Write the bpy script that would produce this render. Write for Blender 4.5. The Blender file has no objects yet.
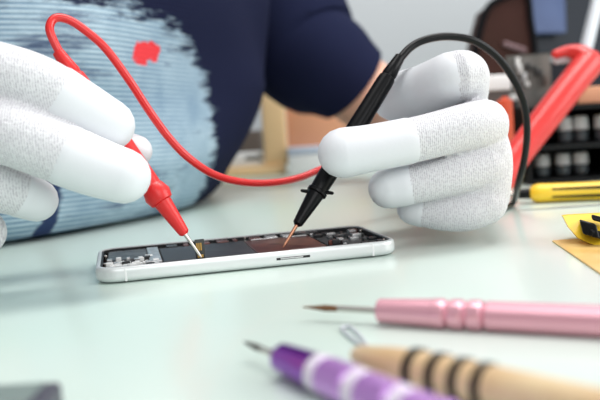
import bpy, math, random
from mathutils import Vector as V, Matrix
random.seed(7)
sc = bpy.context.scene
COL = sc.collection
PI = math.pi

# ------------------------------------------------------------------ camera
F = 833.333
H, PITCH, ROLL = .0650, math.radians(5.42), math.radians(3.73)
FWD = V((0, math.cos(PITCH), -math.sin(PITCH)))
R0 = V((1, 0, 0)); U0 = R0.cross(FWD)
RGT = R0*math.cos(ROLL) - U0*math.sin(ROLL)
UPV = R0*math.sin(ROLL) + U0*math.cos(ROLL)
EYE = V((0, 0, H))
cam = bpy.data.cameras.new('camera'); camo = bpy.data.objects.new('camera', cam); COL.objects.link(camo)
cam.sensor_width = 36; cam.lens = 50; cam.clip_start = .01
m3 = Matrix((RGT, UPV, -FWD)).transposed()
camo.matrix_world = Matrix.Translation(EYE) @ m3.to_4x4()
cam.dof.use_dof = True; cam.dof.focus_distance = .375; cam.dof.aperture_fstop = 9.0
sc.camera = camo


def P(px, py, d):                      # the point seen at (px,py), d metres ahead
    return EYE + FWD*d + RGT*((px-300)/F*d) + UPV*((200-py)/F*d)


def G(px, py, z=0.0):                  # the point at height z seen at (px,py)
    r = FWD + RGT*((px-300)/F) + UPV*((200-py)/F)
    return EYE + r*((z-H)/r.z)


def depth(p): return (V(p)-EYE).dot(FWD)


# ------------------------------------------------------------------ materials
def lin(c):
    out = []
    for v in c:
        v /= 255.
        out.append(v/12.92 if v <= .04045 else ((v+.055)/1.055)**2.4)
    return out + [1]


def mat(name, rgb, rough=.5, metal=0, bump=None, coat=0, var=None, spec=None, sheen=0, trans=0, sss=0):
    """bump = (scale, strength, distance); var = (scale, second colour, amount)"""
    m = bpy.data.materials.new(name); m.use_nodes = True
    nt = m.node_tree; b = nt.nodes['Principled BSDF']
    b.inputs['Base Color'].default_value = lin(rgb); b.inputs['Roughness'].default_value = rough
    b.inputs['Metallic'].default_value = metal; b.inputs['Coat Weight'].default_value = coat
    b.inputs['Coat Roughness'].default_value = .08
    if spec is not None: b.inputs['Specular IOR Level'].default_value = spec
    b.inputs['Sheen Weight'].default_value = sheen
    b.inputs['Transmission Weight'].default_value = trans
    if sss:
        b.inputs['Subsurface Weight'].default_value = sss
        b.inputs['Subsurface Radius'].default_value = (.01, .004, .002); b.inputs['Subsurface Scale'].default_value = .5
    tc = nt.nodes.new('ShaderNodeTexCoord')
    if var:
        n = nt.nodes.new('ShaderNodeTexNoise'); n.inputs['Scale'].default_value = var[0]; n.inputs['Detail'].default_value = 4
        nt.links.new(tc.outputs['Object'], n.inputs['Vector'])
        mx = nt.nodes.new('ShaderNodeMix'); mx.data_type = 'RGBA'
        mx.inputs[6].default_value = lin(rgb); mx.inputs[7].default_value = lin(var[1])
        mr = nt.nodes.new('ShaderNodeMapRange'); mr.inputs[1].default_value = .35; mr.inputs[2].default_value = .65
        mr.inputs[4].default_value = var[2]
        nt.links.new(n.outputs['Fac'], mr.inputs[0]); nt.links.new(mr.outputs[0], mx.inputs[0])
        nt.links.new(mx.outputs[2], b.inputs['Base Color'])
    if bump:
        n = nt.nodes.new('ShaderNodeTexNoise'); n.inputs['Scale'].default_value = bump[0]; n.inputs['Detail'].default_value = 3
        nt.links.new(tc.outputs['Object'], n.inputs['Vector'])
        bp = nt.nodes.new('ShaderNodeBump'); bp.inputs['Strength'].default_value = bump[1]; bp.inputs['Distance'].default_value = bump[2]
        nt.links.new(n.outputs['Fac'], bp.inputs['Height']); nt.links.new(bp.outputs['Normal'], b.inputs['Normal'])
    return m


def math_node(nt, op, a, b=None, clamp=False):
    n = nt.nodes.new('ShaderNodeMath'); n.operation = op; n.use_clamp = clamp
    for i, v in enumerate((a, b)):
        if v is None: continue
        if isinstance(v, (int, float)): n.inputs[i].default_value = v
        else: nt.links.new(v, n.inputs[i])
    return n.outputs[0]


M = {}
M['wall'] = mat('wall_paint', (184, 189, 193), .7, bump=(60, .1, .001))
M['floor'] = mat('floor_grey', (150, 150, 148), .5, var=(6, (165, 165, 160), .6))
M['table'] = mat('mint_glass', (203, 224, 213), .28, coat=.15, var=(5, (211, 223, 217), .8))
M['table_edge'] = mat('green_glass_edge', (120, 165, 150), .15)
M['steel_leg'] = mat('steel_leg', (150, 152, 155), .35, metal=.8)
M['skin'] = mat('skin', (226, 176, 150), .5, sss=.15, var=(30, (214, 158, 132), .5))
M['navy'] = mat('navy_cotton', (30, 34, 58), .9, bump=(420, .25, .0006), sheen=.15)
M['hair'] = mat('hair', (30, 24, 22), .6, bump=(200, .5, .002))
M['red'] = mat('red_plastic', (214, 30, 30), .38, coat=.1)
M['redcable'] = mat('red_silicone', (220, 40, 40), .3, coat=.3)
M['black'] = mat('black_plastic', (12, 13, 15), .28, spec=.18)
M['blackcable'] = mat('black_silicone', (14, 16, 17), .3, spec=.2)
M['nickel'] = mat('nickel', (205, 200, 195), .25, metal=1)
M['copper'] = mat('copper_tip', (205, 150, 120), .3, metal=.9)
M['alu'] = mat('aluminium', (222, 226, 226), .38, metal=.35, bump=(900, .05, .0002))
M['tray'] = mat('dark_tray', (52, 54, 58), .4, metal=.4, var=(160, (110, 112, 112), .7))
M['battery'] = mat('battery_foil', (36, 38, 42), .45, var=(30, (48, 50, 56), .6))
M['brownfilm'] = mat('copper_film', (108, 62, 52), .35, metal=.3, var=(120, (60, 36, 34), .7))
M['pcb'] = mat('dark_board', (34, 36, 38), .45, var=(260, (64, 66, 62), .6))
M['chip'] = mat('chip_black', (20, 21, 23), .4)
M['shield'] = mat('shield_silver', (208, 210, 210), .3, metal=.7, var=(300, (120, 122, 124), .5))
M['white_part'] = mat('pale_part', (226, 228, 226), .4)
M['gold'] = mat('gold', (190, 150, 80), .35, metal=.8)
M['slot'] = mat('slot_dark', (34, 34, 36), .5, spec=.3)
M['pink'] = mat('pink_metal', (232, 172, 186), .26, metal=.45, coat=.4)
M['darkpink'] = mat('dark_pink', (176, 82, 96), .35, metal=.3)
M['bristle'] = mat('brown_bristle', (112, 76, 48), .8, bump=(800, .6, .0004))
M['darkbristle'] = mat('dark_bristle', (62, 52, 50), .8, bump=(800, .6, .0004))
M['purple'] = mat('purple_metal', (132, 44, 176), .2, metal=.7, coat=.5)
M['lilac'] = mat('lilac_metal', (212, 156, 234), .22, metal=.5, coat=.4)
M['white_ring'] = mat('white_ring', (236, 230, 240), .3, coat=.3)
M['tan'] = mat('tan_wood', (232, 212, 168), .35, coat=.3, var=(45, (204, 164, 116), .7))
M['ringdark'] = mat('ring_charcoal', (20, 18, 20), .45, spec=.2)
M['greyplate'] = mat('grey_plate', (122, 138, 134), .3, metal=.3)
M['greyedge'] = mat('grey_plate_edge', (60, 60, 74), .4)
M['yellow'] = mat('yellow_plastic', (250, 208, 50), .35, coat=.2)
M['amber'] = mat('amber_reflection', (224, 178, 96), .35, var=(40, (236, 204, 140), .8))  # colour of the painted cutter reflection
M['wood'] = mat('light_wood', (250, 216, 166), .5, var=(14, (246, 204, 148), .6))
M['terra'] = mat('orange_wood', (232, 168, 130), .55, var=(12, (222, 156, 118), .6))
M['white_plastic'] = mat('white_plastic', (236, 238, 238), .4)
M['paleblue'] = mat('pale_blue_plastic', (196, 208, 226), .4)
M['darkgrey'] = mat('dark_grey', (82, 74, 70), .6)
M['brownleather'] = mat('brown_leather', (58, 36, 30), .6, bump=(90, .3, .002), var=(20, (70, 40, 36), .5), spec=.15)
M['blackpiping'] = mat('black_piping', (12, 12, 16), .6, spec=.1)
M['mauve'] = mat('mauve_clasp', (122, 96, 100), .4, metal=.2)
M['bluereflection'] = mat('screen_reflection', (74, 92, 132), .4, var=(5, (50, 62, 90), .8), spec=.2)  # bluish reflections on the dark screen, painted as base colour
M['darknavy'] = mat('dark_navy_plastic', (22, 29, 38), .5, spec=.2)
M['redhandle'] = mat('red_handle', (214, 44, 40), .4, coat=.2)
M['rod'] = mat('pale_rod', (206, 212, 218), .4, metal=.2)
M['blackshelf'] = mat('black_shelf', (14, 16, 18), .55, spec=.2)
M['glass'] = mat('bottle_glass', (96, 106, 112), .15, trans=.3)
M['greyboard'] = mat('grey_board', (112, 110, 106), .6, var=(45, (60, 64, 60), .8))
M['orange'] = mat('orange_plastic', (216, 92, 60), .4)

# knitted glove
def glove_material():
    m = mat('white_knit', (240, 241, 243), .85, sheen=.2)
    nt = m.node_tree; b = nt.nodes['Principled BSDF']
    tc = nt.nodes.new('ShaderNodeTexCoord')
    n = nt.nodes.new('ShaderNodeTexVoronoi'); n.inputs['Scale'].default_value = 900
    w = nt.nodes.new('ShaderNodeTexWave'); w.inputs['Scale'].default_value = 330; w.inputs['Distortion'].default_value = 3; w.bands_direction = 'X'
    nt.links.new(tc.outputs['Object'], n.inputs['Vector']); nt.links.new(tc.outputs['Object'], w.inputs['Vector'])
    s = math_node(nt, 'ADD', n.outputs['Distance'], math_node(nt, 'MULTIPLY', w.outputs['Fac'], .5))
    mx = nt.nodes.new('ShaderNodeMix'); mx.data_type = 'RGBA'; mx.inputs[6].default_value = lin((192, 191, 197)); mx.inputs[7].default_value = lin((222, 223, 226))
    mr = nt.nodes.new('ShaderNodeMapRange'); mr.inputs[1].default_value = .3; mr.inputs[2].default_value = .9
    nt.links.new(s, mr.inputs[0]); nt.links.new(mr.outputs[0], mx.inputs[0]); nt.links.new(mx.outputs[2], b.inputs['Base Color'])
    bp = nt.nodes.new('ShaderNodeBump'); bp.inputs['Strength'].default_value = .4; bp.inputs['Distance'].default_value = .0006
    nt.links.new(s, bp.inputs['Height']); nt.links.new(bp.outputs['Normal'], b.inputs['Normal'])
    return m
M['knit'] = glove_material()
M['coat'] = mat('white_coating', (224, 227, 231), .55, bump=(500, .12, .0004))


# ------------------------------------------------------------------ mesh helpers
class MB:
    def __init__(s): s.v = []; s.f = []; s.mi = []; s.cur = 0
    def add(s, vs, fs):
        b = len(s.v); s.v += [V(p) for p in vs]; s.f += [tuple(i+b for i in f) for f in fs]; s.mi += [s.cur]*len(fs); return s

    def loft(s, rings, cap=True):
        n = len(rings[0]); vs = [p for r in rings for p in r]; fs = []
        for i in range(len(rings)-1):
            for j in range(n):
                k = (j+1) % n
                fs.append((i*n+j, i*n+k, (i+1)*n+k, (i+1)*n+j))
        if cap:
            fs.append(tuple(reversed(range(n)))); e = (len(rings)-1)*n; fs.append(tuple(e+j for j in range(n)))
        return s.add(vs, fs)

    def tube(s, pts, radii, n=18, sub=5, round_ends=True, flat=1.0, up=(0, 0, 1), curve=True):
        pts = [V(p) for p in pts]
        if not isinstance(radii, (list, tuple)): radii = [radii]*len(pts)
        radii = list(radii)
        if curve and len(pts) > 2: pts, radii = spline(pts, radii, sub)
        if round_ends:
            for end in (0, 1):
                if end: pts.reverse(); radii.reverse()
                d = (pts[0]-pts[1]).normalized(); r = radii[0]; p0 = pts[0]; ex = []; er = []
                for a in (88, 75, 60, 42, 22):
                    a = math.radians(a); ex.append(p0+d*r*math.sin(a)); er.append(r*math.cos(a))
                pts = ex+pts; radii = er+radii
                if end: pts.reverse(); radii.reverse()
        rings = []; nrm = None
        for i, p in enumerate(pts):
            t = (pts[min(i+1, len(pts)-1)]-pts[max(i-1, 0)]).normalized()
            if nrm is None:
                u = V(up); nrm = u - t*u.dot(t)
                if nrm.length < 1e-4: nrm = V((1, 0, 0)) - t*t.x
            else: nrm = nrm - t*nrm.dot(t)
            nrm.normalize(); bi = t.cross(nrm)
            rings.append([p+nrm*(radii[i]*flat*math.cos(2*PI*j/n))+bi*(radii[i]*math.sin(2*PI*j/n)) for j in range(n)])
        return s.loft(rings)

    def lathe(s, a, b, prof, n=28, facets=None):
        """profile of (distance from a towards b, radius)"""
        a = V(a); t = (V(b)-a).normalized()
        u = V((0, 0, 1)) if abs(t.z) < .99 else V((1, 0, 0)); u = (u-t*u.dot(t)).normalized(); w = t.cross(u)
        n = facets or n
        return s.loft([[a+t*x+u*(r*math.cos(2*PI*j/n))+w*(r*math.sin(2*PI*j/n)) for j in range(n)] for x, r in prof])

    def box(s, o, ax, ay, az, bev=0.0):
        """o corner, three edge vectors; chamfered by bev"""
        o, ax, ay, az = V(o), V(ax), V(ay), V(az); c = o+(ax+ay+az)/2
        L = [ax.length/2, ay.length/2, az.length/2]; D = [ax.normalized(), ay.normalized(), az.normalized()]
        bev = min(bev, min(L)*.95)
        if bev <= 0:
            vs = [c+D[0]*L[0]*i+D[1]*L[1]*j+D[2]*L[2]*k for i in (-1, 1) for j in (-1, 1) for k in (-1, 1)]
            fs = [(0, 1, 3, 2), (4, 6, 7, 5), (0, 4, 5, 1), (2, 3, 7, 6), (0, 2, 6, 4), (1, 5, 7, 3)]
            return s.add(vs, fs)
        def rr(hx, hy, r, z):
            out = []
            for q, (sx, sy) in enumerate(((1, 1), (-1, 1), (-1, -1), (1, -1))):
                for k in range(5):
                    an = q*PI/2+k*PI/8
                    out.append(c+D[0]*(sx*(hx-r)+r*math.cos(an))+D[1]*(sy*(hy-r)+r*math.sin(an))+D[2]*z)
            return out
        rings = []
        for k in range(5):
            a = k*PI/8; ins = bev*(1-math.sin(a)); rings.append(rr(L[0]-ins, L[1]-ins, max(bev-ins, bev*.12), -L[2]+bev*(1-math.cos(a))))
        for k in range(5):
            a = (4-k)*PI/8; ins = bev*(1-math.sin(a)); rings.append(rr(L[0]-ins, L[1]-ins, max(bev-ins, bev*.12), L[2]-bev*(1-math.cos(a))))
        return s.loft(rings)

    def ball(s, c, r, ax=((1, 0, 0), (0, 1, 0), (0, 0, 1)), n=20):
        if not isinstance(r, (tuple, list)): r = (r, r, r)
        A = [V(a).normalized()*q for a, q in zip(ax, r)]; c = V(c)
        return s.loft([[c+(A[0]*math.cos(2*PI*j/n)+A[1]*math.sin(2*PI*j/n))*math.sin(t)-A[2]*math.cos(t) for j in range(n)]
                       for t in [max(.03, min(PI-.03, PI*i/12)) for i in range(13)]])


def spline(pts, radii, sub):
    op, orr = [], []
    n = len(pts)
    for i in range(n-1):
        p0, p1, p2, p3 = pts[max(i-1, 0)], pts[i], pts[i+1], pts[min(i+2, n-1)]
        if i == 0: p0 = p1*2-p2
        if i == n-2: p3 = p2*2-p1
        for k in range(sub):
            t = k/sub
            op.append(.5*((2*p1)+(p2-p0)*t+(2*p0-5*p1+4*p2-p3)*t*t+(3*p1-p0-3*p2+p3)*t**3))
            q0, q1, q2, q3 = radii[max(i-1, 0)], radii[i], radii[i+1], radii[min(i+2, n-1)]
            orr.append(.5*((2*q1)+(q2-q0)*t+(2*q0-5*q1+4*q2-q3)*t*t+(3*q1-q0-3*q2+q3)*t**3))
    op.append(pts[-1]); orr.append(radii[-1])
    return op, orr


def wloc(o):
    v = V((0, 0, 0))
    while o: v = v+V(o.location); o = o.parent
    return v


def obj(name, mb, m, parent=None, origin=None, smooth=True, remesh=None, smo=4, auto=35):
    """ONE mesh object; geometry given in world coordinates"""
    base = wloc(parent) if parent else (V(origin) if origin is not None else V((0, 0, 0)))
    me = bpy.data.meshes.new(name)
    me.from_pydata([tuple(p-base) for p in mb.v], [], mb.f)
    ms = m if isinstance(m, list) else [m]
    for q in ms: me.materials.append(q)
    me.polygons.foreach_set('material_index', mb.mi)
    me.validate(); me.update()
    o = bpy.data.objects.new(name, me); COL.objects.link(o)
    if parent: o.parent = parent
    else: o.location = base
    import bmesh
    bm = bmesh.new(); bm.from_mesh(me); bmesh.ops.recalc_face_normals(bm, faces=bm.faces); bm.to_mesh(me); bm.free()
    if remesh:
        r = o.modifiers.new('r', 'REMESH'); r.mode = 'VOXEL'; r.voxel_size = remesh
        if smo:
            s = o.modifiers.new('s', 'SMOOTH'); s.factor = .5; s.iterations = smo
        dg = bpy.context.evaluated_depsgraph_get()
        me2 = bpy.data.meshes.new_from_object(o.evaluated_get(dg))
        o.modifiers.clear(); o.data = me2; me2.name = name; me = me2
        if not len(me.materials): me.materials.append(ms[0])
    if smooth:
        me.polygons.foreach_set('use_smooth', [True]*len(me.polygons))
        if not remesh:
            try: me.set_sharp_from_angle(angle=math.radians(auto))
            except Exception: pass
    return o


def tag(o, label, cat, group=None):
    o['label'] = label; o['category'] = cat
    if group: o['group'] = group
    return o


def thing(name, loc, label, cat, group=None):
    o = bpy.data.objects.new(name, None); COL.objects.link(o); o.location = V(loc); o.empty_display_size = .01
    return tag(o, label, cat, group)


def struct(name, mb, m):
    o = obj(name, mb, m, smooth=False); o['kind'] = 'structure'; return o


X, Y, Z = V((1, 0, 0)), V((0, 1, 0)), V((0, 0, 1))

# ------------------------------------------------------------------ the setting
FZ = -.74
struct('floor', MB().box((-2.2, -1.6, FZ-.05), X*4.4, Y*3.3, Z*.05), M['floor'])
struct('wall_back', MB().box((-2.2, 1.6, FZ), X*4.4, Y*.1, Z*2.6), M['wall'])
struct('wall_left', MB().box((-2.3, -1.6, FZ), X*.1, Y*3.3, Z*2.6), M['wall'])
bb = MB().box((-2.2, 1.585, FZ), X*4.4, Y*.015, Z*.08)
struct('baseboard_back', bb, M['white_plastic'])

# ------------------------------------------------------------------ work table
TX0, TX1, TY0, TY1 = -.200, 1.15, -.45, 1.45
t = thing('work_table', (.4, .5, FZ), 'pale mint glass-topped work table under the whole repair job', 'table')
obj('table_top', MB().box((TX0, TY0, -.012), X*(TX1-TX0), Y*(TY1-TY0), Z*.012, .004), M['table'], t, smooth=True)
fr = MB()
fr.box((TX0+.05, TY0+.05, -.055), X*(TX1-TX0-.1), Y*.03, Z*.0429); fr.box((TX0+.05, TY1-.08, -.055), X*(TX1-TX0-.1), Y*.03, Z*.0429)
fr.box((TX0+.05, TY0+.08, -.055), X*.03, Y*(TY1-TY0-.16), Z*.0429); fr.box((TX1-.08, TY0+.08, -.055), X*.03, Y*(TY1-TY0-.16), Z*.0429)
obj('table_frame', fr, M['steel_leg'], t)
for x in (TX0+.05, TX1-.09):
    for y in (TY0+.05, TY1-.09):
        obj('leg', MB().box((x, y, FZ), X*.04, Y*.04, Z*(-.055-FZ), .004), M['steel_leg'], t)

# ------------------------------------------------------------------ opened smartphone
PH = V((-.0900, .3537, 0)); TH = math.radians(12.06)
PA = V((math.cos(TH), math.sin(TH), 0)); PB = V((-math.sin(TH), math.cos(TH), 0))
PL, PW, PT = .138, .067, .0071


def ph(a, b, z): return PH + PA*a + PB*b + Z*z


def rrect(inset, r, z, n=8):
    out = []
    hx, hy = PL/2-inset, PW/2-inset
    for q, (sx, sy) in enumerate(((1, 1), (-1, 1), (-1, -1), (1, -1))):
        for k in range(n+1):
            an = q*PI/2+k*PI/2/n
            out.append(ph(PL/2+sx*(hx-r)+r*math.cos(an), PW/2+sy*(hy-r)+r*math.sin(an), z))
    return out


phone = thing('smartphone', ph(PL/2, PW/2, 0), 'opened silver smartphone with its screen off and circuits bare, lying on the mint table', 'phone')
mb = MB(); R = .0095
rings = []
for k in range(7):
    a = k*PI/12; ins = .0026*(1-math.sin(a)); rings.append(rrect(ins, R-ins, .0004+.0026*(1-math.cos(a))))
for k in range(7):
    a = (6-k)*PI/12; ins = .0022*(1-math.sin(a)); rings.append(rrect(ins*.6, R-ins*.6, PT-.0022*(1-math.cos(a))))
rings.append(rrect(.0022, R-.0022, PT)); rings.append(rrect(.0024, R-.0024, .0022))
mb.loft(rings)
obj('housing', mb, M['alu'], phone, auto=60)
obj('inner_tray', MB().loft([rrect(.0025, R-.0025, .0022), rrect(.0025, R-.0025, .0026)]), M['tray'], phone)
def pbox(name, a0, a1, b0, b1, z0, z1, m, bev=.0003, lab=None):
    o = obj(name, MB().box(ph(a0, b0, z0), PA*(a1-a0), PB*(b1-b0), Z*(z1-z0), bev), M[m], phone)
    if lab: o['label'] = lab
    return o
ln = MB(); ln.loft([rrect(.0023, R-.0023, .0026), rrect(.0023, R-.0023, .0066), rrect(.0031, R-.0031, .0066), rrect(.0031, R-.0031, .0026)])
obj('inner_lining', ln, M['slot'], phone)['label'] = 'dark lining around the inside of the housing'
pbox('battery', .030, .0722, .008, .0515, .0026, .0064, 'battery', .0008, 'flat black battery')
pbox('copper_shield', .0727, .106, .0060, .0520, .0026, .0060, 'brownfilm', .0004, 'copper-brown film over the middle of the phone')
pbox('logic_board', .030, .113, .053, .0635, .0026, .0050, 'pcb', .0003)
pbox('logic_board', .109, .134, .006, .061, .0026, .0046, 'pcb', .0003)
pbox('speaker_box', .005, .024, .030, .062, .0026, .0058, 'tray', .0008, 'grey loudspeaker box')
pbox('bracket', .024, .0295, .012, .058, .0026, .0066, 'shield', .0004)
pbox('bracket', .0055, .022, .004, .010, .0026, .0060, 'shield', .0004)
for k in range(64):
    a = random.uniform(.0045, .0265); b = random.uniform(.004, .030)
    w = random.uniform(.0015, .004)
    pbox('component', a, a+w, b, b+random.uniform(.0015, .004), .0026, random.uniform(.0052, .0072), random.choice(['shield', 'white_part', 'shield', 'chip', 'white_part', 'white_part']), .0003)
for k in range(46):
    a = random.uniform(.098, .131); b = random.uniform(.0535, .0595) if a < .109 else random.uniform(.004, .058)
    w = random.uniform(.0015, .005)
    pbox('chip', a, a+w, b, b+random.uniform(.002, .005), .0044, random.uniform(.0056, .0072), random.choice(['chip', 'chip', 'pcb', 'shield', 'chip', 'chip', 'brownfilm', 'tray']), .0003)
for k in range(9):
    a = .034+k*.0085
    pbox('component', a, a+random.uniform(.002, .006), .055, .0625, .0048, .0064, random.choice(['chip', 'shield', 'chip', 'brownfilm']), .0003)
pbox('connector_strip', .087, .103, .0032, .0052, .0026, .0069, 'shield', .0003, 'pale connector strip inside the near rim')
pbox('connector_strip', .076, .090, .0505, .0517, .0061, .0067, 'shield', .0002)
pbox('connector_strip', .094, .105, .0490, .0512, .0061, .0066, 'shield', .0002)
pbox('connector_strip', .032, .072, .0030, .0046, .0026, .0062, 'chip', .0003)
for a, b in ((.004, .02), (.004, .045), (.134, .012), (.134, .05), (.05, .0645), (.075, .0645), (.1, .0645), (.118, .0035)):
    obj('screw', MB().lathe(ph(a, b, .0026), ph(a, b, .01), [(0, .0009), (.0036, .0009), (.004, .0006)], 14), M['nickel'], phone)
fl = MB()
fl.box(ph(.0440, .0045, .0030), PA*.0042, PB*.0008, Z*.0125, .0002)
fx = obj('flex_connector', fl, M['pcb'], phone); fx['label'] = 'small ribbon connector standing up beside the red probe tip'
for k in range(4):
    obj('contact', MB().box(ph(.0445+.0009*k if k < 3 else .0448, .0042, .0105 if k < 3 else .0072), PA*(.0006 if k < 3 else .0026), PB*.0004, Z*(.0034 if k < 3 else .0014), .0001), M['gold'], fx)
sl = obj('sim_slot', MB().box(ph(.0795, -.0001, .0033), PA*.0155, PB*.0004, Z*.0011, .0001), M['slot'], phone); sl['label'] = 'dark slot in the side of the housing'
obj('slot_cover', MB().box(ph(.0813, -.0002, .00352), PA*.0105, PB*.0004, Z*.00062, .0001), M['shield'], sl)
for a in (.0125, .1245):
    obj('antenna_line', MB().box(ph(a, -.00005, .0008), PA*.0009, PB*.0003, Z*.0055, .0001), M['white_plastic'], phone)

# ------------------------------------------------------------------ the person
FA = math.radians(-24)
FD = V((math.cos(FA), math.sin(FA), 0)); LD = V((-math.sin(FA), math.cos(FA), 0))   # facing, his left
BC = V((-.255, .735, 0))
person = thing('person', BC+Z*-.34-FD*.1, 'person in navy T-shirt with faded blue print and white gloves, holding both probes', 'person')


def tor(u, f, z): return BC + LD*u + FD*f + Z*z


# torso rings: z, lean (forward shift), half width, half depth
TOR = [(-.34, -.125, .165, .105, 0), (-.20, -.120, .168, .105, 0), (-.10, -.110, .170, .105, 0), (.0015, -.105, .170, .105, 0), (.003, .008, .205, .168, -.045), (.012, .014, .212, .170, -.043), (.04, .026, .216, .170, -.035),
       (.07, .034, .220, .168, -.022), (.10, .044, .226, .164, -.008),
       (.18, .060, .228, .150, 0), (.27, .072, .226, .132, 0), (.34, .078, .205, .112, 0), (.39, .082, .150, .088, 0), (.42, .086, .085, .072, 0)]


def torso(mb, grow=0.0, rings=TOR, n=96, fold=0.0, lift=0.0):
    rr = []
    out = []
    for i in range(len(rings)-1):
        for k in range(6):
            t_ = k/6; out.append([rings[i][q]*(1-t_)+rings[i+1][q]*t_ for q in range(5)])
    out.append(list(rings[-1]))
    for z, ln, a, b, us in out:
        z += lift if z > .002 else 0
        ring = []
        for j in range(n):
            th = 2*PI*j/n; c, s_ = math.cos(th), math.sin(th); e = .80
            u = (a+grow)*math.copysign(abs(c)**e, c); f = (b+grow)*math.copysign(abs(s_)**e, s_)
            w = 0
            if fold:
                w = fold*(math.sin(th*5+z*26)*.5+math.sin(th*9-z*47+1.3)*.35+math.sin(z*60+th*3)*.3)
            ring.append(tor(u+us+w*c, ln+f+w*s_, z))
        rr.append(ring)
    return mb.loft(rr)


def arm_pts(spec): return [p for p, r in spec], [r for p, r in spec]


Lsh = P(248, -50, .89); Lel = P(408, 126, .825); Lwr = P(452, 146, .490)
Rsh = tor(-.20, .07, .30); Rel = V((-.36, .33, .085)); Rwr = P(-215, 90, .34)
body = MB()
torso(body, -.016, lift=.014)
body.tube([tor(0, .08, .38), tor(0, .11, .50)], [.055, .052])
HC = tor(0, .15, .60)
body.ball(HC, (.073, .092, .115), (LD, FD, Z))
body.ball(HC+FD*.035-Z*.06, (.052, .058, .06), (LD, FD, Z))
body.tube([HC+FD*.092+Z*.005, HC+FD*.112-Z*.028], [.008, .014])
body.tube([HC+FD*.095-Z*.062-LD*.022, HC+FD*.103-Z*.06, HC+FD*.095-Z*.062+LD*.022], [.006, .009, .006])
for s_ in (-1, 1):
    body.ball(HC+LD*s_*.076-Z*.01, (.008, .018, .032), (LD, FD, Z))
    body.tube([HC+FD*.082+LD*s_*.048+Z*.024, HC+FD*.096+LD*s_*.02+Z*.026], [.006, .008])
body.tube([Lsh, P(300, 45, .87), P(330, 68, .85), P(358, 89, .845), Lel], [.056, .048, .041, .0375, .037]); body.tube([Lel, Lel.lerp(Lwr, .35), Lel.lerp(Lwr, .8), Lwr], [.036, .036, .030, .028])
body.tube([Rsh, Rsh.lerp(Rel, .5), Rel], [.058, .052, .044]); body.tube([Rel, Rel.lerp(Rwr, .35), Rwr], [.044, .044, .029])
body.tube([Lsh, tor(.10, .07, .32)], [.055, .07]); body.tube([Rsh, tor(-.10, .07, .32)], [.055, .07])
bo = obj('body', body, M['skin'], person, remesh=.006, smo=6)
eyes = []
for s_ in (-1, 1):
    eb = obj('eye', MB().ball(HC+FD*.080+LD*s_*.032+Z*.006, .0125, n=14), M['white_plastic'], person)
    obj('iris', MB().ball(HC+FD*.0895+LD*s_*.031+Z*.005, .0052, n=12), M['chip'], eb)
hb = MB(); hb.ball(HC-FD*.018+Z*.022, (.080, .096, .108), (LD, FD, Z))
obj('hair', hb, M['hair'], person)


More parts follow.
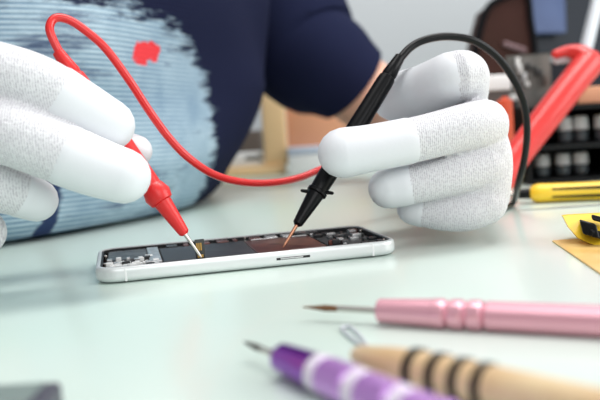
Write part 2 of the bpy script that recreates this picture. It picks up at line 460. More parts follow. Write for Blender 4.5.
def shirt_material():
    m = mat('printed_navy_cotton', (26, 31, 56), .95, spec=.1)
    nt = m.node_tree; b = nt.nodes['Principled BSDF']; L = nt.links
    tc = nt.nodes.new('ShaderNodeTexCoord')
    def dot(v):
        n = nt.nodes.new('ShaderNodeVectorMath'); n.operation = 'DOT_PRODUCT'; n.inputs[1].default_value = v
        L.new(tc.outputs['Object'], n.inputs[0]); return n.outputs['Value']
    off = BC - wloc(person)                     # object space -> torso frame
    u = math_node(nt, 'SUBTRACT', dot(LD), off.dot(LD)); f = math_node(nt, 'SUBTRACT', dot(FD), off.dot(FD)); z = math_node(nt, 'SUBTRACT', dot(Z), off.dot(Z))
    def noise(scale, detail=4, rough=.6, vec=None):
        n = nt.nodes.new('ShaderNodeTexNoise'); n.inputs['Scale'].default_value = scale; n.inputs['Detail'].default_value = detail; n.inputs['Roughness'].default_value = rough
        L.new(vec or tc.outputs['Object'], n.inputs['Vector']); return n.outputs['Fac']
    # stretched noise: ragged horizontal edges of a distressed print
    cx = nt.nodes.new('ShaderNodeCombineXYZ'); L.new(u, cx.inputs[0]); L.new(math_node(nt, 'MULTIPLY', z, 5), cx.inputs[1])
    rag = noise(22, 5, .7, cx.outputs[0])
    big = noise(9, 3)
    # print area: rounded patch on the chest and belly
    du = math_node(nt, 'DIVIDE', math_node(nt, 'SUBTRACT', u, PRU), PRA); dz = math_node(nt, 'DIVIDE', math_node(nt, 'SUBTRACT', z, PRZ), PRB)
    r2 = math_node(nt, 'ADD', math_node(nt, 'POWER', math_node(nt, 'ABSOLUTE', du), 3.0), math_node(nt, 'POWER', math_node(nt, 'ABSOLUTE', dz), 3.0))
    r2 = math_node(nt, 'ADD', r2, math_node(nt, 'MULTIPLY', math_node(nt, 'SUBTRACT', rag, .5), 1.3))
    mk = nt.nodes.new('ShaderNodeMapRange'); mk.inputs[1].default_value = 1.08; mk.inputs[2].default_value = .88; L.new(r2, mk.inputs[0])
    front = nt.nodes.new('ShaderNodeMapRange'); front.inputs[1].default_value = .0; front.inputs[2].default_value = .02; L.new(f, front.inputs[0])
    mask = math_node(nt, 'MULTIPLY', mk.outputs[0], front.outputs[0])
    # worn dark blotches inside the print
    bl = nt.nodes.new('ShaderNodeMapRange'); bl.inputs[1].default_value = .565; bl.inputs[2].default_value = .67
    L.new(math_node(nt, 'ADD', math_node(nt, 'MULTIPLY', rag, .55), math_node(nt, 'MULTIPLY', big, .5)), bl.inputs[0])
    # a dark fold low in the print, its shade painted as colour
    cu = math_node(nt, 'ABSOLUTE', math_node(nt, 'ADD', math_node(nt, 'ADD', u, .153), math_node(nt, 'MULTIPLY', math_node(nt, 'SUBTRACT', noise(45, 3), .5), .02)))
    c1 = nt.nodes.new('ShaderNodeMapRange'); c1.inputs[1].default_value = .0075; c1.inputs[2].default_value = .0045; L.new(cu, c1.inputs[0])
    c2 = nt.nodes.new('ShaderNodeMapRange'); c2.inputs[1].default_value = .075; c2.inputs[2].default_value = .05; L.new(z, c2.inputs[0])
    fold_shade = math_node(nt, 'MULTIPLY', c1.outputs[0], c2.outputs[0])
    # fine stripes
    st = math_node(nt, 'SINE', math_node(nt, 'MULTIPLY', math_node(nt, 'ADD', z, math_node(nt, 'MULTIPLY', u, .03)), 2*PI/.0032))
    tone = nt.nodes.new('ShaderNodeMix'); tone.data_type = 'RGBA'; tone.inputs[6].default_value = lin((112, 140, 164)); tone.inputs[7].default_value = lin((186, 208, 218))
    L.new(math_node(nt, 'ADD', math_node(nt, 'MULTIPLY', math_node(nt, 'MULTIPLY', st, noise(60, 3)), .75), math_node(nt, 'MULTIPLY', math_node(nt, 'SUBTRACT', math_node(nt, 'ADD', math_node(nt, 'MULTIPLY', big, .6), math_node(nt, 'MULTIPLY', noise(38, 4), .4)), .28), 2.0), True), tone.inputs[0])
    t2 = nt.nodes.new('ShaderNodeMix'); t2.data_type = 'RGBA'; L.new(tone.outputs[2], t2.inputs[6]); t2.inputs[7].default_value = lin((52, 66, 100))
    L.new(math_node(nt, 'MAXIMUM', math_node(nt, 'MULTIPLY', bl.outputs[0], .85), fold_shade), t2.inputs[0])
    # red mark
    ru = math_node(nt, 'DIVIDE', math_node(nt, 'SUBTRACT', u, REDU), .017); rz = math_node(nt, 'DIVIDE', math_node(nt, 'SUBTRACT', z, REDZ), .0085)
    rr = math_node(nt, 'ADD', math_node(nt, 'MULTIPLY', ru, ru), math_node(nt, 'MULTIPLY', rz, rz))
    rr = math_node(nt, 'ADD', rr, math_node(nt, 'MULTIPLY', math_node(nt, 'SUBTRACT', noise(78, 4), .5), 4.0))
    rk = nt.nodes.new('ShaderNodeMapRange'); rk.inputs[1].default_value = 1.0; rk.inputs[2].default_value = .85; L.new(rr, rk.inputs[0])
    t3 = nt.nodes.new('ShaderNodeMix'); t3.data_type = 'RGBA'; L.new(t2.outputs[2], t3.inputs[6]); t3.inputs[7].default_value = lin((226, 66, 72)); L.new(math_node(nt, 'MULTIPLY', rk.outputs[0], front.outputs[0]), t3.inputs[0])
    t4 = nt.nodes.new('ShaderNodeMix'); t4.data_type = 'RGBA'; t4.inputs[6].default_value = lin((26, 31, 56)); L.new(t3.outputs[2], t4.inputs[7])
    L.new(mask, t4.inputs[0]); L.new(t4.outputs[2], b.inputs['Base Color'])
    bp = nt.nodes.new('ShaderNodeBump'); bp.inputs['Strength'].default_value = .3; bp.inputs['Distance'].default_value = .0008
    L.new(math_node(nt, 'ADD', noise(420), math_node(nt, 'MULTIPLY', st, .3)), bp.inputs['Height']); L.new(bp.outputs['Normal'], b.inputs['Normal'])
    return m


PRU, PRA, PRZ, PRB = -.16, .172, .03, .118
REDU, REDZ = -.078, .117
M['shirt'] = shirt_material()
sh = MB(); torso(sh, .004, [r for r in TOR if r[0] >= -.2], fold=.006)
sh.tube([tor(.10, .075, .30), Lsh, P(300, 45, .87), P(330, 68, .848), P(347, 80.5, .844), P(352, 84.5, .845)], [.105, .073, .063, .0525, .0455, .0435], n=40, round_ends=False)
sh.tube([tor(-.10, .06, .28), Rsh, Rsh.lerp(Rel, .35), Rsh.lerp(Rel, .65)], [.10, .078, .074, .07], n=40, round_ends=False)
obj('t_shirt', sh, M['shirt'], person, auto=70)
tr = MB(); torso(tr, .010, [r for r in TOR if r[0] <= -.2])
obj('trousers', tr, M['darknavy'], person)


# ------------------------------------------------------------------ gloves
def glove(fingers, extra, coats, cuff):
    mb = MB()
    for f in fingers:
        pts = [P(x, y, d) for x, y, d, r in f]; rad = [r*d/F for x, y, d, r in f]
        mb.tube(pts, rad, n=24, sub=6)
    for f in extra:
        pts = [P(x, y, d) for x, y, d, r in f]; rad = [r*d/F for x, y, d, r in f]
        mb.tube(pts, rad, n=24, sub=6)
    g = obj('glove', mb, M['knit'], person, remesh=.0008, smo=2)
    for i, upto in coats:
        f = fingers[i]; pts = [P(x, y, d) for x, y, d, r in f]; rad = [r*d/F for x, y, d, r in f]
        sp, sr = spline(pts, rad, 12); n = max(3, int(len(sp)*upto))
        c = MB().tube(sp[:n], [q+.00035 for q in sr[:n]], n=32, curve=False, round_ends=True)
        obj('fingertip_coating', c, M['coat'], g)
    cp = [P(*q[:3]) for q in cuff]; cr = [q[3]*q[2]/F for q in cuff]
    obj('cuff', MB().tube(cp, cr, n=32, round_ends=False), M['knit'], g)
    return g


# hand on the right of the picture: fingers point left, knuckles right, back of the hand runs away to the wrist
gl = glove(
    [[(396, 97.5, .438, 23.5), (425, 89, .424, 24.2), (460, 75, .408, 25), (466, 84, .428, 23), (462, 104, .450, 24)],      # index
     [(343, 153, .385, 24.5), (372, 148, .386, 23), (420, 138.5, .390, 22.8), (465, 127, .396, 23.5), (484, 124, .405, 25)],          # middle
     [(389, 188, .402, 20), (420, 183, .400, 19.6), (455, 174, .401, 20.5), (484, 166, .406, 23)],           # ring
     [(414, 208, .414, 16.5), (440, 212, .410, 18.5), (465, 211, .408, 20.5), (484, 202, .41, 23.5)],          # little
     [(352, 146, .436, 19), (385, 150, .448, 22), (430, 165, .468, 27)]],                          # thumb
    [[(464, 102, .445, 24), (460, 125, .475, 30), (455, 146, .495, 34)],
     [(482, 126, .41, 27), (470, 138, .45, 32), (455, 146, .495, 34)],
     [(484, 165, .41, 26), (470, 155, .45, 32), (455, 146, .495, 34)],
     [(484, 194, .415, 26), (470, 175, .45, 32), (455, 150, .495, 34)],
     [(430, 175, .44, 30), (445, 160, .47, 36)],
     [(478, 122, .412, 23), (486, 158, .41, 26), (484, 192, .412, 26)]],
    [(0, .45), (1, .45), (2, .22), (3, .16), (4, .6)],
    [(456, 147, .485, 37), (446, 142, .52, 38), (436, 137, .55, 38)])
# hand on the left of the picture: comes in from the left, pen grip
gr = glove(
    [[(109, 125, .350, 25), (78, 107, .344, 27.5), (40, 86, .336, 30), (-5, 72, .330, 31), (-70, 62, .332, 34)],              # index
     [(123, 176, .340, 27), (90, 165, .337, 29.5), (45, 147, .332, 31.5), (0, 130, .328, 33), (-70, 110, .332, 35)],           # middle
     [(36, 200, .352, 21), (10, 190, .345, 25), (-30, 175, .338, 31), (-75, 150, .335, 34)],           # ring
     [(-18, 232, .352, 24), (-45, 220, .345, 27), (-80, 190, .338, 32)],        # little
     [(136, 151, .389, 15.5), (105, 145, .395, 20), (60, 135, .397, 25), (-10, 125, .382, 30), (-80, 130, .36, 34)]],     # thumb
    [[(-70, 65, .335, 35), (-140, 80, .34, 42), (-200, 90, .34, 44)], [(-70, 110, .335, 36), (-140, 100, .34, 42), (-200, 92, .34, 44)],
     [(-75, 150, .337, 36), (-140, 120, .34, 42), (-200, 95, .34, 44)], [(-80, 190, .34, 34), (-140, 140, .34, 40), (-200, 98, .34, 44)],
     [(-70, 130, .355, 36), (-140, 110, .355, 42)]],
    [(0, .42), (1, .42), (2, .22), (4, .5)],
    [(-195, 90, .34, 76), (-240, 90, .34, 80), (-290, 92, .34, 84)])
gl['label'] = 'white glove around the black probe'; gr['label'] = 'white glove around the red probe'


# ------------------------------------------------------------------ probes
def probe(name, tip, end, cab, cabr, mats, lab, tipm, scale=1.0, guard='flange', plug_to=None):
    tip, end = V(tip), V(end); Lg = (end-tip).length; ax = (end-tip).normalized()
    t = thing(name, tip, lab, 'probe')
    obj('metal_tip', MB().lathe(tip, end, [(0, .0002), (.002, .0007), (.014, .0009), (.02, .0010)], 16), tipm, t)
    k = Lg
    body = [(.0125, .0014), (.0135, .0024), (.016, .0027), (.029, .0040), (.031, .0042), (.040, .0046), (.060, .0048), (k-.016, .0044), (k-.0135, .0042), (k-.013, .0036)]
    obj('probe_handle', MB().lathe(tip, end, body, 26), mats[0], t)
    if guard == 'flange':
        obj('finger_guard', MB().lathe(tip, end, [(.030, .0042), (.0305, .0052), (.034, .0062), (.038, .0050), (.039, .0044)], 26), mats[0], t)
    else:
        g = MB(); g.lathe(tip, end, [(.0305, .0042), (.031, .0050), (.0325, .0050), (.033, .0042)], 26)
        for s_ in (-1, 1): g.tube([tip+ax*.0318+RGT*s_*.003, tip+ax*.0318+RGT*s_*.0072-UPV*.0006*s_], [.0011, .0008], n=10)
        obj('finger_guard', g, mats[0], t)
    sr = MB().lathe(tip, end, [(k-.0135, .0034), (k-.011, .0038), (k-.006, .0032), (k, .0026)], 20)
    obj('strain_relief', sr, mats[0], t)
    pts = [end-ax*.004]+[V(p) for p in cab]
    c = obj('cable', MB().tube(pts, cabr, n=14, sub=8), mats[1], t)
    a, b = pts[-2], pts[-1]
    d = (b-a).normalized()
    pl = MB().lathe(b-d*.002, b+d, [(0, cabr*1.1), (.002, .0038), (.016, .0038), (.018, .0030)], 20)
    plug = obj('plug', pl, mats[0], t)
    obj('plug_pin', MB().lathe(b+d*.0155, b+d, [(0, .0018), (.011, .0018), (.012, .0012)], 16), M['gold'], plug)
    return t


rt = ph(.0462, .0022, .0076)
red_c = [P(x, y, d) for x, y, d in ((51.5, 36, .371), (50, 25, .372), (56, 18, .374), (69, 20, .376), (86, 31, .378), (106, 49, .381), (129, 80, .385), (150, 112, .39), (170, 139, .395),
                                    (190, 159, .40), (215, 175, .41), (245, 182.5, .422), (275, 182.5, .434), (300, 177.5, .446), (322, 169, .46), (345, 163, .485), (378, 160, .52), (408, 182, .55))]
red_c += [G(428, 203, .003), G(455, 203, .003)]
probe('red_probe', rt, P(58, 52, .372), red_c, .00195, (M['red'], M['redcable']), 'red multimeter probe and its looping red cable, held against the near rim of the phone', M['nickel'])
bt = G(283, 247.5, .0066)
blk_c = [P(x, y, d) for x, y, d in ((411, 47, .424), (428, 39, .428), (450, 36.5, .433), (474, 41, .438), (496, 56, .444), (512, 77, .450), (523, 101, .457), (527, 126, .466), (525, 155, .48), (518, 185, .50))]
blk_c += [G(513, 203, .0025), G(503, 207, .003), G(486, 207, .0035)]
probe('black_probe', bt, P(400, 57, .420), blk_c, .00205, (M['black'], M['blackcable']), 'black multimeter probe and its arching black cable, tip on the phone\'s brown film', M['copper'], guard='pins')


# ------------------------------------------------------------------ hand tools in the foreground
def axis(a, b, r0): return G(a[0], a[1], r0), G(b[0], b[1], r0)


# pink brush
a, b = axis((303, 307), (600, 321), .0044)
t = thing('fine_brush', a-Z*.0044, 'pink metal fine-line brush with a brown tip, nearest the phone of the three slim tools', 'brush')
def along(px, a=a, b=b):       # distance along the axis of what projects to column px
    lo, hi = 0., .4; dr = (b-a).normalized()
    for _ in range(40):
        m_ = (lo+hi)/2; q = a+dr*m_-EYE; x = 300+F*q.dot(RGT)/q.dot(FWD)
        if x < px: lo = m_
        else: hi = m_
    return lo
s1, s2, s3, s4, s5 = along(341), along(378), along(430), along(485), .19
obj('bristles', MB().lathe(a, b, [(0, .0002), (.004, .0006), (s1*.6, .0011), (s1, .0009)], 14), M['bristle'], t)
obj('ferrule', MB().lathe(a, b, [(s1-.001, .0010), (s2, .0011), (s2+.003, .0011)], 16), M['nickel'], t)
obj('grip', MB().lathe(a, b, [(s2, .0030), (s2+.0006, .0038), (s3, .0044), (s3+.001, .0044)], 30), M['pink'], t)
obj('inset', MB().box(a+(b-a).normalized()*(s2+.001)+V((0, -.0041, .0006)), (b-a).normalized()*(s3-s2-.002), V((0, .0010, .0018)), V((0, .0012, -.0003)), .0003), M['darkpink'], t)['label'] = 'darker pink groove in the grip'
prof = []
for k in range(3):
    x0 = s3+(s4-s3)*k/3; w = (s4-s3)/3
    prof += [(x0+w*.02, .0036), (x0+w*.18, .0045), (x0+w*.55, .0047), (x0+w*.85, .0045), (x0+w*.98, .0036)]
obj('ring_grip', MB().lathe(a, b, prof, 30), M['pink'], t)
obj('brush_handle', MB().lathe(a, b, [(s4, .0038), (s4+.001, .0045), (s4+.05, .0046), (s5, .0030), (s5+.001, .001)], 30, facets=12), M['pink'], t, auto=20)

# purple brush
a, b = axis((244, 342), (400, 406), .0048)
t = thing('fine_brush', a-Z*.0048, 'purple metal fine-line brush with a dark tip, bottom edge of the photo', 'brush')
s1, s2, s3, s4 = along(264, a, b), along(282, a, b), along(318, a, b), along(327, a, b)
obj('bristles', MB().lathe(a, b, [(0, .0002), (.003, .0006), (s1*.7, .0009), (s1, .0007)], 14), M['darkbristle'], t)
obj('ferrule', MB().lathe(a, b, [(s1-.001, .0008), (s2+.002, .0010)], 16), M['nickel'], t)
obj('grip', MB().lathe(a, b, [(s2, .0028), (s2+.0006, .0040), (s3, .0047), (s3+.0006, .0047)], 28, facets=10), M['purple'], t, auto=20)
x0 = s3; cw = s4-s3
for k in range(3):
    obj('collar', MB().lathe(a, b, [(x0+.0001, .0038), (x0+cw*.15, .0047), (x0+cw*.85, .0047), (x0+cw*.98, .0038)], 28), M['white_ring'], t)['label'] = 'pale shiny collar'
    obj('ring_grip', MB().lathe(a, b, [(x0+cw, .0040), (x0+cw*1.2, .0048), (x0+cw*3.8, .0048), (x0+cw*4, .0040)], 28, facets=12), M['lilac'], t, auto=20)
    x0 += cw*4
obj('brush_handle', MB().lathe(a, b, [(x0, .0036), (x0+.001, .0047), (x0+.05, .0044), (x0+.09, .0028), (x0+.091, .001)], 28, facets=12), M['purple'], t, auto=20)

# tan tool
a, b = axis((352, 354), (600, 412), .0046)
t = thing('modelling_tool', a-Z*.0046, 'tan wooden-handled modelling tool with charcoal rings, between the pink and purple brushes', 'tool')
s0, s1 = along(415, a, b), along(500, a, b)
obj('tool_handle', MB().lathe(a, b, [(.001, .0018), (.003, .0028), (s0*.7, .0042), (s0, .0047), (s1, .0048), (s1+.04, .0046), (s1+.08, .0032), (s1+.082, .001)], 30), M['tan'], t)
for px in (418, 441, 464, 487):
    x0 = along(px, a, b)
    obj('ring', MB().lathe(a, b, [(x0-.0013, .0046), (x0-.0010, .0052), (x0+.0010, .0052), (x0+.0013, .0046)], 30), M['ringdark'], t)
q0, q1, q2 = G(371, 350, .0007), G(342, 329, .0007), G(350, 327, .0007)
tag(obj('wire_clip', MB().tube([q0+(q1-q2)*.2, q0.lerp(q1, .55)+(q1-q2)*.25, q1, q1.lerp(q2, .5)+(q1-q0)*.06, q2, q0.lerp(q2, .6)+(q2-q1)*.2, q0], .0006, n=10, sub=6), M['rod'], origin=q0), 'small bent grey wire clip lying behind the tip of the tan tool', 'clip')

# grey plate
c0 = G(62, 379, .007); ex = (G(0, 383, .007)-c0).normalized(); ez = V((-ex.y, ex.x, 0))
if ez.y > 0: ez = -ez
t = thing('cover_plate', c0+ex*.03+ez*.02-Z*.007, 'grey metal cover plate cut by the lower left corner of the photo', 'plate')
obj('plate', MB().box(c0-Z*.007, ex*.065, ez*.06, Z*.0066, .0012), M['greyedge'], t)
obj('face', MB().box(c0-Z*.0004+ex*.0035+ez*.0015, ex*.058, ez*.056, Z*.0004, .0001), M['greyplate'], t)

# ------------------------------------------------------------------ right side
# yellow screwdriver
a, b = axis((507, 194.5), (600, 190.5), .0066)
t = thing('screwdriver', G(560, 200), 'yellow screwdriver with black stripes along its handle, lying behind the gloved fist', 'screwdriver')
s1, s2, s3 = along(517, a, b), along(530, a, b), along(552, a, b)
dr = (b-a).normalized()
obj('shaft', MB().lathe(a-dr*.05, b, [(0, .001), (.001, .0016), (.06, .0016)], 14), M['nickel'], t)
obj('collar', MB().lathe(a, b, [(s1, .002), (s1+.001, .0032), (s2, .0036), (s2+.001, .0036)], 20), M['black'], t)
obj('screwdriver_handle', MB().lathe(a, b, [(s2, .0035), (s2+.002, .0056), (s2+.006, .0064), (s3, .0062), (s3+.02, .0060), (s3+.06, .0066), (s3+.075, .0060), (s3+.077, .003)], 30), M['yellow'], t)
sd = dr.cross(Z).normalized()
for h in (.0028, -.0024):
    off = (-math.copysign(1, sd.y)*sd)*math.sqrt(.0062**2-h*h)
    obj('stripe', MB().tube([a+dr*(s3)+off+Z*h, a+dr*(s3+.03)+off+Z*h, a+dr*(s3+.066)+off*1.03+Z*h], [.0007, .0010, .0008], n=10), M['black'], t)
# thin grey line, built as a slim rod
a, b = axis((519, 210.5), (606, 204.5), .0007)
tag(obj('thin_line', MB().tube([a, a.lerp(b, .5), b], [.0003, .0007, .0007], n=10), M['nickel'], origin=a), 'thin grey line on the table in front of the yellow screwdriver', 'tool')

# yellow cutter, its back end off to the right
t0 = G(600, 252)
t = thing('box_cutter', t0, 'yellow box cutter with a black slider, cut off by the right photo edge', 'cutter')
d0 = .385
tipc = P(561, 215, d0); e1 = P(640, 211, d0+.01); e2 = P(640, 262, d0-.02); m1 = P(577, 238, d0-.006); m2 = P(600, 249, d0-.012)
nrm = (P(600, 230, d0+.05)-P(600, 230, d0)).normalized()
outl = [tipc, P(568, 214, d0), P(600, 212.5, d0+.004), e1, e2, P(618, 256, d0-.015), m2, m1, P(567, 227, d0-.003)]
def slab(outl, th, inset):
    c = sum(outl, V((0, 0, 0)))/len(outl)
    return MB().loft([[p.lerp(c, inset)-nrm*0 for p in outl], [p+nrm*th*.15 for p in outl], [p+nrm*th*.85 for p in outl], [p.lerp(c, inset)+nrm*th for p in outl]])
obj('cutter_body', slab(outl, .022, .06), M['yellow'], t)
k = MB(); k.box(P(579, 219, d0-.010), P(596, 224, d0-.014)-P(579, 219, d0-.010), P(583, 234, d0-.013)-P(579, 219, d0-.010), nrm*.009, .001)
sl = obj('slider', k, M['black'], t)
k = MB(); k.box(P(591, 214, d0-.013), P(606, 218, d0-.013)-P(591, 214, d0-.013), P(592, 220, d0-.014)-P(591, 214, d0-.013), nrm*.012, .001)
k.box(P(590, 229, d0-.015), P(604, 232, d0-.015)-P(590, 229, d0-.015), P(591, 237, d0-.015)-P(590, 229, d0-.015), nrm*.012, .001)
obj('thumb_rest', k, M['black'], sl)
# flat amber piece painting the cutter's orange reflection on the table
a0 = G(552, 242); tag(obj('reflection_strip', MB().box(a0, G(640, 236)-a0, (G(600, 275)-a0)*1.1, Z*.0009, .0004), M['amber'], origin=a0), 'orange reflection of the yellow box cutter, painted as a flat strip on the table', 'strip')


def front_box(px0, py0, px1, py1, d, dp, base=True):
    """upright box whose front fills the pixel rectangle at depth d, standing on the table when base"""
    p = P(px0, (py0+py1)/2, d); q = P(px1, (py0+py1)/2, d)
    x0, x1 = p.x, q.x; y = (p.y+q.y)/2
    z1 = P((px0+px1)/2, py0, d).z; z0 = 0 if base else P((px0+px1)/2, py1, d).z
    return V((x0, y, z0)), X*(x1-x0), Y*dp, Z*(z1-z0)


# black organiser with bottles
o, ax, ay, az = front_box(528, 104, 640, 180, .68, .16)
t = thing('organiser', o, 'black open two-tier organiser shelf behind the yellow screwdriver', 'shelf')
obj('back_panel', MB().box(o+ay*.94, ax, ay*.06, az), M['blackshelf'], t)
for s_ in (0, .975): obj('side_panel', MB().box(o+ax*s_, ax*.025, ay*.93, az), M['blackshelf'], t)
lev = [0, .44, .94]
for z in lev: obj('shelf_board', MB().box(o+az*z+ax*.026, ax*.948, ay*.93, az*.06), M['blackshelf'], t)
def bottle(px, d, z, h, r, lab):
    p = P(px, 140, d); p = V((p.x, p.y, z))
    t = thing('bottle', p, lab, 'bottle', 'bottles in the black organiser')
    obj('bottle_body', MB().lathe(p, p+Z, [(0, r*.8), (.001, r), (h*.42, r), (h*.46, r*.6), (h*.6, r*.6)], 20), M['glass'], t)
    obj('cap', MB().lathe(p, p+Z, [(h*.45, r*.9), (h*.47, r*1.05), (h*.95, r*.95), (h, r*.7)], 20), M['white_plastic'], t)
zt = az.z*.50+.0006; zb = az.z*.06+.0006
for px, lab in ((565, 'white-capped bottle on the organiser\'s upper shelf, left one of the close pair'), (581, 'white-capped bottle on the organiser\'s upper shelf, right one of the close pair'), (602, 'white-capped bottle on the organiser\'s upper shelf, cut by the photo edge')):
    bottle(px, .715, zt, .0215, .0062, lab)
for px, lab in ((562, 'white-capped bottle on the organiser\'s lower shelf, left of two together'), (580, 'white-capped bottle on the organiser\'s lower shelf, right of two together'), (541, 'white-capped bottle on the organiser\'s lower shelf, apart at the left end')):
    bottle(px, .715, zb, .0185, .0062, lab)
# wooden board on top
o2, bx_, by_, bz_ = front_box(578, 79, 650, 100, .70, .13, False)
zt2 = az.z+.0002
tag(obj('wooden_board', MB().box(V((o2.x, o2.y, zt2)), bx_, by_, Z*.014, .001), M['terra'], origin=V((o2.x, o2.y, zt2))), 'orange-brown wooden board lying on top of the black organiser', 'board')

# red hooked tool, leaning on the organiser
t = thing('clamp', G(497, 188), 'red plastic-handled clamp with a hooked top, leaning up beside the black organiser', 'tool')
pp = [(497, 185, .60), (520, 152, .61), (548, 115, .62), (572, 84, .63), (588, 64, .64)]
obj('clamp_handle', MB().tube([P(*q) for q in pp], [.0098, .0100, .0106, .0108, .0112], n=20, up=(0, 1, 0)), M['redhandle'], t)
obj('hook', MB().tube([P(588, 64, .64), P(580, 54, .643), P(568, 51, .645), P(556, 54, .645)], [.0105, .0075, .0045, .0035], n=18), M['redhandle'], t)
obj('jaw', MB().tube([P(557, 60, .65), P(578, 57, .65)], [.0035, .0035], n=12), M['rod'], t)

# pale rod
a = P(576, 92, .88); b = P(608, -40, .90); a = a+(a-b)*((a.z)/(b.z-a.z))
tag(obj('steel_rod', MB().tube([a+Z*.004, b], .0065, n=16), M['rod'], origin=a), 'pale grey rod rising at a slant behind the red clamp', 'rod')

# circuit clutter
o, ax, ay, az = front_box(508, 55, 552, 150, .78, .012)
t = thing('circuit_board', o, 'grey circuit board standing on edge behind the arching black cable', 'circuit board')
obj('board', MB().box(o, ax, ay*.2, az), M['greyboard'], t)
for k in range(22):
    u, v = random.uniform(.03, .85), random.uniform(.3, .92); w, hh = random.uniform(.06, .16), random.uniform(.03, .09)
    obj('component', MB().box(o+ax*u+az*v-ay*random.uniform(.2, .6), ax*w, ay*.7, az*hh, .0005), M[random.choice(['chip', 'white_part', 'chip', 'pcb', 'darkgrey', 'shield'])], t)
o, ax, ay, az = front_box(548, 60, 583, 150, .80, .04)
tag(obj('equipment_box', MB().box(o, ax, ay, az, .003), M['darknavy'], origin=o), 'dark navy equipment box standing just behind the grey circuit board', 'box')
# white carton and orange cap piece
o, ax, ay, az = front_box(478, 75, 511, 92, .72, .05)
t = thing('carton', o, 'small white carton half hidden behind the gloved fist, below the brown bag', 'box')
hz = az.z
obj('lid', MB().box(o+Z*(hz-.0135), ax, ay, Z*.0135, .0015), M['white_plastic'], t)
obj('carton_body', MB().box(o+ax*.03+ay*.03, ax*.94, ay*.94, Z*(hz-.0137), .001), M['darkgrey'], t)['label'] = 'dark brown lower half'
o, ax, ay, az = front_box(500, 96, 516, 112, .66, .02)
tag(obj('plastic_vial', MB().lathe(o+ax*.5+ay*.5, o+ax*.5+ay*.5+Z, [(0, .0055), (.001, .0062), (az.z-.003, .0062), (az.z-.002, .0028), (az.z, .0026)], 22), M['orange'], origin=o+ax*.5+ay*.5), 'small orange plastic vial standing behind the knuckles of the gloved fist', 'vial')

# brown bag
D = .98
pts = [(474, 76), (475, 46), (484, 10), (500, -3), (524, -8), (530, 20), (535, 50), (535, 78)]
base = G(512, 160)
t = thing('leather_bag', V((P(512, 60, D).x, P(512, 60, D).y, 0)), 'dark brown leather bag with black piping standing by the wall', 'bag')
def bag_ring(dy, s_):
    c = P(512, 60, D); out = []
    for x, y in pts:
        p = P(x, y, D); p = c+(p-c)*s_
        out.append(V((p.x, P(x, y, D).y*0+c.y+dy, max(p.z, .0))))
    out.insert(0, V((out[0].x, out[0].y, .0))); out.append(V((out[-1].x, out[-1].y, .0)))
    return out
obj('bag_body', MB().loft([bag_ring(0, .93), bag_ring(.012, 1), bag_ring(.05, 1), bag_ring(.062, .93)]), M['brownleather'], t)
r1 = bag_ring(-.001, .965)
obj('piping', MB().tube(r1, .0042, n=10, sub=5), M['blackpiping'], t)
obj('clasp', MB().tube([P(505, 44, D-.004), P(524, 50, D-.004)], .003, n=10), M['mauve'], t)

# monitor
D = 1.12
t = thing('monitor', V((P(590, 60, D).x, P(590, 60, D).y, 0)), 'dark monitor with blue-grey reflections painted on its screen, top right behind the brown bag', 'monitor')
def mp(x, y, dd=0): return P(x, y, D+dd)
def quad(c, th):
    n_ = (c[1]-c[0]).cross(c[3]-c[0]).normalized()
    if n_.y < 0: n_ = -n_
    return MB().loft([c, [p+n_*th for p in c]])
obj('casing', quad([mp(515, 52), mp(680, 50, .1), mp(680, -90, .13), mp(510, -90, .03)], .03), M['darknavy'], t)
obj('screen', quad([mp(533, 33, -.002), mp(566, 32, .014), mp(562, -80, .035), mp(520, -80, .022)], .006), M['bluereflection'], t)
sb = MB().box(V((P(590, 60, D).x-.05, P(590, 60, D+.06).y-.02, .012)), X*.1, Y*.02, Z*.1, .003)
obj('stand', sb, M['darknavy'], t); obj('stand_base', MB().box(V((P(590, 60, D).x-.1, P(590, 60, D).y-.03, 0)), X*.2, Y*.14, Z*.0118, .003), M['darknavy'], t)

# ------------------------------------------------------------------ between shirt and fist: wooden stand and boxes
D = 1.05
bz = 0
t = thing('wooden_stand', V((P(275, 165, D).x, P(275, 165, D).y, 0)), 'light wood stand with an upright post and an orange back panel, behind the red cable', 'stand')
o, ax, ay, az = front_box(205, 163, 286, 173, D, .10)
obj('base', MB().box(o, ax, ay, Z*.011, .002), M['wood'], t)
o, ax, ay, az = front_box(262, 82, 286, 165, D, .03)
obj('post', MB().box(o+Z*.0112, ax, ay, az-Z*.0112, .003), M['wood'], t)
o, ax, ay, az = front_box(286.3, 84, 362, 146, D+.005, .018, False)
obj('panel', MB().box(o, ax, ay, az, .002), M['terra'], t)['label'] = 'orange-brown wooden panel'
o, ax, ay, az = front_box(214, 150, 261.5, 164, D+.01, .05, False)
z0 = .0114
t = thing('white_box', V((o.x, o.y, z0)), 'low white box with a dark slot, sitting on the base of the wooden stand', 'box')
obj('box_body', MB().box(V((o.x, o.y, z0)), ax, ay, Z*.017, .002), M['white_plastic'], t)
obj('slot', MB().box(V((o.x, o.y-.0004, z0+.008))+ax*.66, ax*.34, Y*.002, Z*.0042), M['slot'], t)
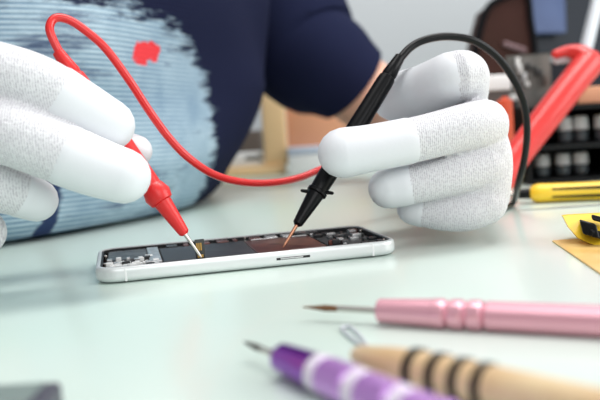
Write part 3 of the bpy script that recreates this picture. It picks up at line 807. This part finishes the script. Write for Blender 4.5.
o, ax, ay, az = front_box(228, 131, 262, 150, D+.14, .06)
tag(obj('tool_box', MB().box(o, ax, ay, az, .003), M['darkgrey'], origin=o), 'dark brown-grey box behind the post of the wooden stand', 'box')
o, ax, ay, az = front_box(288, 147, 322, 168, D-.02, .05)
t = thing('storage_box', o, 'pale blue-white plastic storage box in front of the orange panel', 'box')
obj('box_body', MB().box(o, ax, ay, az*.72, .002), M['white_plastic'], t)
obj('lid', MB().box(o+az*.725-ax*.01-ay*.01, ax*1.02, ay*1.02, az*.275, .002), M['paleblue'], t)
o, ax, ay, az = front_box(323, 150, 333, 168, D-.02, .04)
tag(obj('plastic_block', MB().box(o, ax, ay, az, .002), M['paleblue'], origin=o), 'narrow pale blue block beside the storage box lid, next to the gloved fingertip', 'box')

# ------------------------------------------------------------------ light
w = bpy.data.worlds.new('World'); sc.world = w; w.use_nodes = True
bg = w.node_tree.nodes['Background']; bg.inputs[0].default_value = (.985, .985, 1.0, 1); bg.inputs[1].default_value = .42


def area(name, loc, tgt, sx, sy, power, col=(1, 1, 1)):
    l = bpy.data.lights.new(name, 'AREA'); l.shape = 'RECTANGLE'; l.size = sx; l.size_y = sy; l.energy = power; l.color = col
    o = bpy.data.objects.new(name, l); COL.objects.link(o); o.location = loc
    o.rotation_euler = (V(tgt)-V(loc)).to_track_quat('-Z', 'Y').to_euler()


area('ceiling_panel', (.15, .35, 1.55), (.1, .45, 0), 1.5, .9, 8, (1, .985, .97))
area('rear_fill', (.40, .70, 1.45), (.1, 1.2, .05), 1.4, .5, 18, (1, .98, .96))  # added fill brightening the back wall and wooden stand, no actual panel
area('side_window_light', (1.7, .15, .75), (0, .45, .05), 1.3, 1.0, 22, (1, .99, .98))
area('window_light', (.5, -1.5, 1.0), (.1, .7, .05), 1.6, 1.2, 17, (1, .99, 1))

vs = sc.view_settings
sc.display_settings.display_device = 'sRGB'
vs.view_transform = 'Standard'; vs.look = 'None'; vs.gamma = 1; vs.exposure = -.07; vs.use_curve_mapping = False
sc.cycles.max_bounces = 8
